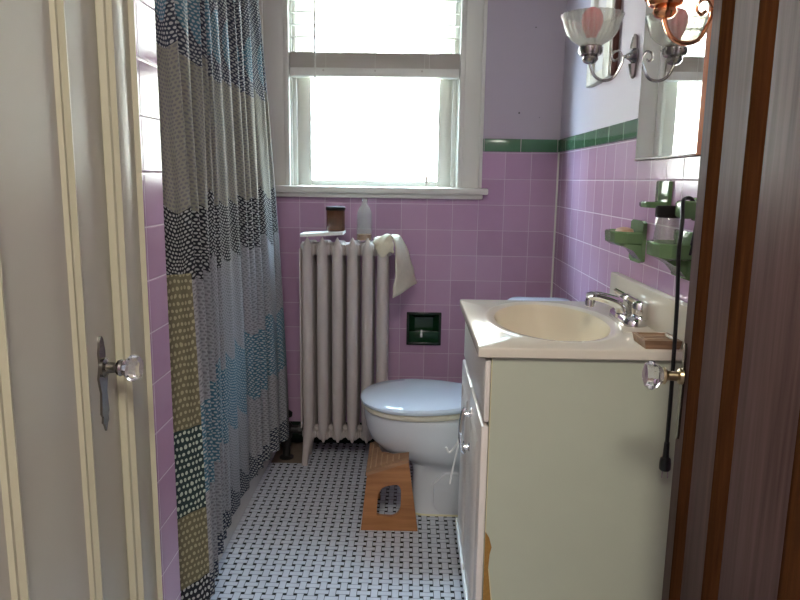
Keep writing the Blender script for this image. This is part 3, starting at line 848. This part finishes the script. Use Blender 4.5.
for v in sp.verts: v.co = Vector((XR-.038+v.co.x*.024, 1.862+v.co.y*.038, 1.0275+v.co.z*1.1))
tag(obj('soap_bar', sp, M['soap']), 'worn tan soap bar lying in the green soap dish', 'soap')

tb = thing('toothbrush_holder', (XR, 1.695, 1.11), 'grey green ceramic toothbrush holder with flat ledge below the mirror', 'toothbrush holder')
bm = bm_new(); add_box(bm, XR-.008, XR+.001, 1.642, 1.735, 1.108, 1.176, .004); obj('wall_plate', bm, M['green'], tb)
bm = bm_new(); prism(bm, [(XR-.004, 1.645), (XR-.04, 1.655), (XR-.050, 1.68), (XR-.050, 1.72), (XR-.04, 1.745), (XR-.004, 1.75)], 'XY', 1.112, 1.126)
bmesh.ops.bevel(bm, geom=list(bm.edges), offset=.003, segments=2, affect='EDGES'); obj('ledge', bm, M['green'], tb)

tr2 = thing('tumbler_holder', (XR, 1.53, .96), 'green ceramic wall tray carrying a lidded glass jar', 'wall tray')
bm = bm_new(); add_box(bm, XR-.010, XR, 1.485, 1.590, .962, 1.068, .005); obj('wall_plate', bm, M['green'], tr2)
bm = bm_new()
tr = lambda ins, z: [(x, y, z) for x, y in ((XR-.006, 1.468+ins), (XR-.055, 1.468+ins), (XR-.076+ins, 1.485+ins), (XR-.080+ins, 1.53), (XR-.076+ins, 1.572-ins), (XR-.055, 1.588-ins), (XR-.006, 1.588-ins))]
loft(bm, [tr(.014, 1.006), tr(.002, 1.012), tr(0, 1.040), tr(.003, 1.043), tr(.007, 1.043), tr(.012, 1.028)])
obj('dish', bm, M['green'], tr2, sharp=30)
bm = bm_new(); loft(bm, [[(x, 1.495, a), (x, 1.575, a), (x, 1.575, b), (x, 1.495, b)] for x, a, b in ((XR-.008, .965, 1.012), (XR-.03, .99, 1.012), (XR-.055, 1.004, 1.0125))]); obj('bracket', bm, M['green'], tr2)

jl = thing('glass_jar', (XR-.045, 1.53, 1.029), 'clear glass jar with black lid in the green wall tray', 'jar')
jz = 1.0285; jx, jy = XR-.045, 1.53
bm = bm_new(); lathe(bm, [(0, jz+.0005), (.026, jz+.0005), (.0285, jz+.005), (.0285, jz+.062), (.026, jz+.068), (.0245, jz+.068), (.0265, jz+.060), (.0265, jz+.006), (0, jz+.004)], (jx, jy, 0), n=28, cap=False); obj('glass', bm, M['clear'], jl)
bm = bm_new(); lathe(bm, [(.0275, jz+.068), (.029, jz+.071), (.029, jz+.090), (.026, jz+.093)], (jx, jy, 0), n=28); obj('lid', bm, M['darklid'], jl)

hk = thing('wall_hook', (XR, 1.47, 1.10), 'green ceramic wall post with black cord hung over it', 'wall hook')
bm = bm_new(); add_box(bm, XR-.010, XR, 1.435, 1.50, 1.092, 1.142, .004); obj('wall_plate', bm, M['green'], hk)
bm = bm_new(); add_box(bm, XR-.050, XR-.008, 1.445, 1.49, 1.098, 1.135, .007, 3); obj('post', bm, M['green'], hk)

pc = thing('power_cord', (.56, 1.40, .55), 'black power cord with two prong plug hanging beside the vanity', 'power cord')
bm = bm_new(); tube(bm, [(.592, 1.472, 1.02), (.600, 1.468, 1.10), (.585, 1.466, 1.137), (.565, 1.455, 1.1385), (.553, 1.432, 1.13), (.5465, 1.41, 1.09), (.543, 1.405, 1.03), (.548, 1.405, .93), (.552, 1.408, .80), (.553, 1.408, .70), (.553, 1.408, .60)], .0042, 10, 10); obj('cable', bm, M['cord'], pc)
bm = bm_new(); lathe(bm, [(.0055, .625), (.0065, .60), (.007, .592), (.011, .588), (.012, .578), (.012, .565), (.010, .562)], (.553, 1.408, 0), n=14); obj('plug', bm, M['cord'], pc)
for dx in (-.006, .006):
    obj('prong', box(.553+dx-.001, .553+dx+.001, 1.405, 1.411, .545, .563), M['chrome'], pc, smooth=False)

# ------------------------------------------------------------------ mirror cabinet, sconces, picture
XM = .597
mc = thing('medicine_cabinet', (XM, 1.675, 1.228), 'mirrored medicine cabinet with orange frame edge on right wall', 'medicine cabinet')
bm = bm_new(); add_box(bm, XM+.003, XR+.0, 1.45, 1.898, 1.232, 1.98); obj('door', bm, M['dkframe'], mc, smooth=False)
bm = bm_new(); add_box(bm, XM, XM+.003, 1.49, 1.900, 1.234, 1.98); obj('mirror', bm, M['mirror'], mc, smooth=False)
bm = bm_new(); add_box(bm, XM-.003, XR-.001, 1.448, 1.492, 1.229, 1.98, .002); tag(obj('frame_stile', bm, M['frame_orange'], mc), 'orange strip')
bm = bm_new(); add_box(bm, XM-.002, XR-.001, 1.49, 1.901, 1.228, 1.234, .001); obj('bottom_rail', bm, M['dkframe'], mc)

def sconce(y, metal, label):
    dz, dx = (-.020, -.020) if y < 1.6 else (0, 0)
    r = thing('wall_sconce', (XR, y, 1.44+dz), label, 'wall lamp', 'wall lamps beside the mirror')
    cx = .482+dx
    b = bm_new(); lathe(b, [(.024, 0), (.024, -.005), (.018, -.012), (.010, -.020), (.007, -.028)], (XR, y, 1.512+dz), 'X', 20)
    for s in (1, -1): tube(b, [(XR-.006, y, 1.512+dz+s*.02), (XR-.006, y, 1.512+dz+s*.05), (XR-.009, y, 1.512+dz+s*.058)], lambda t: .011*(1-t)+.003, 8)
    obj('canopy', b, metal, r)
    b = bm_new()
    tube(b, [(XR-.02, y, 1.512+dz), (XR-.035+dx, y, 1.51+dz), (XR-.04+dx, y, 1.49+dz), (.548+dx, y, 1.455+dz), (.520+dx, y, 1.448+dz), (.497+dx, y, 1.460+dz), (cx+.002, y, 1.485+dz), (cx, y, 1.50+dz)], .0042, 10)
    tube(b, [(XR-.036+dx, y, 1.508+dz), (.560+dx, y, 1.525+dz), (.545+dx, y, 1.522+dz), (.541+dx, y, 1.508+dz), (.550+dx, y, 1.500+dz), (.558+dx, y, 1.506+dz)], .0032, 8)
    obj('arm', b, metal, r)
    b = bm_new(); lathe(b, [(.006, 1.490), (.016, 1.494), (.022, 1.502), (.020, 1.510), (.029, 1.514), (.033, 1.522), (.033, 1.534), (.028, 1.538), (.015, 1.54), (.013, 1.56)], (cx, y, dz), 'Z', 20)
    for k in range(3):
        a = k*2*PI/3+.4; tube(b, [(cx+.025*math.cos(a), y+.025*math.sin(a), 1.529+dz), (cx+.038*math.cos(a), y+.038*math.sin(a), 1.529+dz)], .003, 6, 0)
    obj('socket', b, metal, r)
    b = bm_new()
    lathe(b, [(.027, 1.536), (.034, 1.543), (.050, 1.553), (.063, 1.567), (.071, 1.584), (.076, 1.604), (.082, 1.616), (.083, 1.619), (.080, 1.619), (.073, 1.604), (.068, 1.585), (.060, 1.569), (.047, 1.556), (.032, 1.546), (.025, 1.538)], (cx, y, dz), 'Z', 168, False, 28, .03)
    obj('shade', b, M['shade'], r, sharp=60)
    b = bm_new(); lathe(b, [(.012, 1.552), (.014, 1.562), (.024, 1.582), (.029, 1.602), (.028, 1.618), (.020, 1.632), (.008, 1.638)], (cx, y, dz), 'Z', 20); tag(obj('bulb', b, M['red'], r), 'red bulb')
    return r
sconce(1.99, M['silver'], 'silver wall lamp with ribbed glass shade left of the mirror')
sconce(1.36, M['door_tint'], 'curled lamp arm tinted with the brown door reflection at the right end of the mirror')

pf = thing('picture_frame', (XR, 2.31, 1.485), 'white framed picture hanging on the wall behind the glass lampshade', 'picture frame')
bm = bm_new(); add_box(bm, XR-.020, XR-.0005, 2.165, 2.18, 1.487, 2.0, .001); obj('near_edge', bm, M['dkframe'], pf)
bm = bm_new(); PX = XR-.024
add_box(bm, PX, XR-.0005, 2.18, 2.25, 1.487, 2.0, .003); add_box(bm, PX, XR-.0005, 2.40, 2.45, 1.487, 2.0, .003)
add_box(bm, PX, XR-.0005, 2.25, 2.40, 1.487, 1.52, .003); add_box(bm, PX, XR-.0005, 2.25, 2.40, 1.95, 2.0, .003)
obj('frame', bm, M['trimwhite'], pf)
bm = bm_new(); add_box(bm, XR-.010, XR-.001, 2.24, 2.41, 1.51, 1.96); obj('picture', bm, M['picture'], pf, smooth=False)

# ------------------------------------------------------------------ left cream door in its casing
ld = thing('door_1', (XL, .75, 0), 'cream painted panel door with glass knob on the left', 'door', kind='structure')
bm = bm_new(); add_box(bm, XL-.042, XL-.004, .40, 1.205, .01, 2.0)
obj('slab', bm, M['doorcream'], ld, smooth=False)
bm = bm_new()
def vm(y0, y1, x=XL-.004, h=.012, z0=.10, z1=1.92):
    w = y1-y0
    loft(bm, [[(x, y0, z), (x+h*.5, y0+w*.12, z), (x+h*.45, y0+w*.3, z), (x+h, y0+w*.5, z), (x+h*.8, y0+w*.7, z), (x+h*.35, y0+w*.85, z), (x, y1, z)] for z in (z0, z1)])
vm(1.052, 1.092); vm(.84, .878); vm(.50, .53)
add_box(bm, XL-.004, XL+.006, .50, 1.09, 1.92, 1.95, .003); add_box(bm, XL-.004, XL+.006, .50, 1.09, .08, .10, .003)
obj('panel_moulding', bm, M['cream_mould'], ld)
bm = bm_new()
add_box(bm, XL-.12, XL+.010, 1.205, 1.222, 0, 2.05, .003)
vm(1.20, 1.238, XL, .018, 0, 2.05)
obj('door_stop', bm, M['cream_mould'], ld)
bm = bm_new()
add_box(bm, XL-.10, XL+.014, 1.222, 1.300, 0, 2.05, .003)
add_box(bm, XL, XL+.014, .30, 1.300, 2.02, 2.12, .003); add_box(bm, XL, XL+.014, .30, .385, 0, 2.02, .003)
add_box(bm, XL-.10, XL+.006, .385, .402, 0, 2.02)
obj('casing', bm, M['doorcream'], ld)
bm = bm_new(); vm(1.285, 1.318, XL+.001, .022, 0, 2.1); obj('back_band', bm, M['cream_mould'], ld)
def knobset(root, y, z, X, s, mats, plate_h=.17, rad=.024, ext=.058):
    b = bm_new()
    out = []
    prof = [(0, .0), (.08, .006), (.10, .011), (.16, .009), (.2, .014), (.3, .012), (.42, .010), (.5, .014), (.58, .017), (.66, .013), (.72, .010), (.84, .012), (.9, .009), (.96, .007), (1, .002)]
    pts = [(y-w, z-.115+plate_h*t) for t, w in prof] + [(y+w, z-.115+plate_h*t) for t, w in prof[::-1]]
    prism(b, pts, 'YZ', X, X+s*.004); obj('escutcheon', b, M[mats[0]], root)
    b = bm_new(); lathe(b, [(.017, 0), (.017, s*.006), (.010, s*.009), (.009, s*.024), (.013, s*.027), (.015, s*.032), (.013, s*.036)], (X+s*.003, y, z), 'X', 18); k = obj('shank', b, M[mats[1]], root)
    b = bm_new(); lathe(b, [(.012, s*.036), (.014, s*.038), (rad*.98, s*.050), (rad, s*.054), (rad*.8, s*.064), (rad*.45, s*.067)], (X+s*.003, y, z), 'X', 12); obj('glass_knob', b, M['crystal'], root, sharp=5)
knobset(ld, 1.145, .842, XL-.004, 1, ('nickel', 'nickel'))

# ------------------------------------------------------------------ right dark door, open
rd = thing('door_2', (.47, .9, 0), 'dark varnished wood door with glass knob open on the right', 'door', kind='structure')
P0 = Vector((.486, 1.2, 0)); TH_ = math.radians(6)
rot = Matrix.Translation(P0) @ Matrix.Rotation(-TH_, 4, 'Z')   # local: y from latch edge to hinge = -Y, x = behind the face
def dbox(b, s0, s1, x0, x1, z0, z1, bev=0.0): add_box(b, x0, x1, -s1, -s0, z0, z1, bev)
def place(b):
    bmesh.ops.transform(b, matrix=rot, verts=b.verts); return b
def mould(b, s0, s1, h, z0=.12, z1=1.9):
    w = s1-s0
    loft(b, [[(.0, -s0, z), (-h*.7, -s0-w*.12, z), (-h, -s0-w*.35, z), (-h*.85, -s0-w*.6, z), (-h*.3, -s0-w*.85, z), (0, -s1, z)] for z in (z0, z1)])
b = bm_new(); dbox(b, 0, .63, 0, .036, .01, 2.0, .0015); obj('slab', place(b), M['doordark'], rd)
b = bm_new(); mould(b, .051, .108, .006); mould(b, .215, .275, .008); mould(b, .459, .52, .008)
dbox(b, .05, .52, -.004, .001, 1.90, 1.95); dbox(b, .05, .52, -.004, .001, .08, .12)
obj('moulding', place(b), M['doormould'], rd)
# knob, built about the face then rotated
b = bm_new(); pts = []
for t, w in ((0, .003), (.05, .006), (.2, .006), (.5, .008), (.8, .006), (.95, .006), (1, .003)): pts.append((t, w))
poly = [(-.018-w, .72+.175*t) for t, w in pts] + [(-.018+w, .72+.175*t) for t, w in pts[::-1]]
prism(b, poly, 'YZ', -.004, .001); obj('escutcheon', place(b), M['nickel'], rd)
b = bm_new(); lathe(b, [(.015, 0), (.014, -.006), (.009, -.009), (.0085, -.024), (.012, -.027), (.016, -.030), (.014, -.034)], (-.003, -.018, .835), 'X', 18); obj('shank', place(b), M['oldbrass'], rd)
b = bm_new(); lathe(b, [(.010, -.032), (.013, -.034), (.026, -.050), (.0268, -.054), (.021, -.063), (.012, -.066)], (-.003, -.018, .835), 'X', 12); obj('glass_knob', place(b), M['crystal'], rd, sharp=5)
struct('wall_doorway', box(.44, XR, .50, .57, 0, CEIL), M['paint'], 'short wall return where the dark door hangs', 'wall', smooth=False)

# ------------------------------------------------------------------ light
W = bpy.data.worlds.new('sky'); S.world = W; W.use_nodes = True
nt = W.node_tree; nt.nodes.clear()
o_ = nt.nodes.new('ShaderNodeOutputWorld'); bg = nt.nodes.new('ShaderNodeBackground')
bg.inputs[0].default_value = (.58, .78, 1.0, 1); bg.inputs[1].default_value = 27.0
nt.links.new(bg.outputs[0], o_.inputs[0])
def light(name, typ, loc, rot, **k):
    l = bpy.data.lights.new(name, typ); o = bpy.data.objects.new(name, l); C.objects.link(o)
    o.location = loc; o.rotation_euler = rot
    for a, v in k.items(): setattr(l, a, v)
    return o
sun = light('sun', 'SUN', (0, -3, 8), (math.radians(42), 0, math.radians(-12)), energy=6, angle=.01, color=(1, .95, .86))
po = light('window_portal', 'AREA', (-.164, D+.19, 1.63), (math.radians(90), 0, 0), shape='RECTANGLE', size=.72, size_y=1.02, energy=1)
po.rotation_euler = (math.radians(-90), 0, 0)
po.data.cycles.is_portal = True
light('unseen_fill_lamp', 'AREA', (0.0, -.45, 2.40), (0, 0, 0), shape='DISK', size=.6, energy=16.5, color=(1, .97, .86))  # unseen lamp added behind the camera to fill the near surfaces

# ------------------------------------------------------------------ camera
f, pitch, yaw, roll = 688.71, .17324, -.015717, .01455
cp, sp_ = math.cos(pitch), math.sin(pitch); cy, sy = math.cos(yaw), math.sin(yaw)
fw = Vector((sy*cp, cy*cp, -sp_)); r = Vector((cy, -sy, 0)); u = r.cross(fw)
r2 = r*math.cos(roll)+u*math.sin(roll); u2 = -r*math.sin(roll)+u*math.cos(roll)
cam = bpy.data.cameras.new('camera'); co_ = bpy.data.objects.new('camera', cam); C.objects.link(co_)
mtx = Matrix((r2, u2, -fw)).transposed().to_4x4(); mtx.translation = Vector((0, 0, 1.17))
co_.matrix_world = mtx
cam.sensor_width = 36; cam.lens = f*36/800; cam.clip_start = .02
S.camera = co_
S.view_settings.view_transform = 'Standard'; S.view_settings.look = 'None'
S.view_settings.exposure = 1.45; S.view_settings.gamma = 1
S.view_settings.use_curve_mapping = False
S.cycles.max_bounces = 10; S.cycles.transparent_max_bounces = 16; S.cycles.diffuse_bounces = 5
S.cycles.sample_clamp_indirect = 6
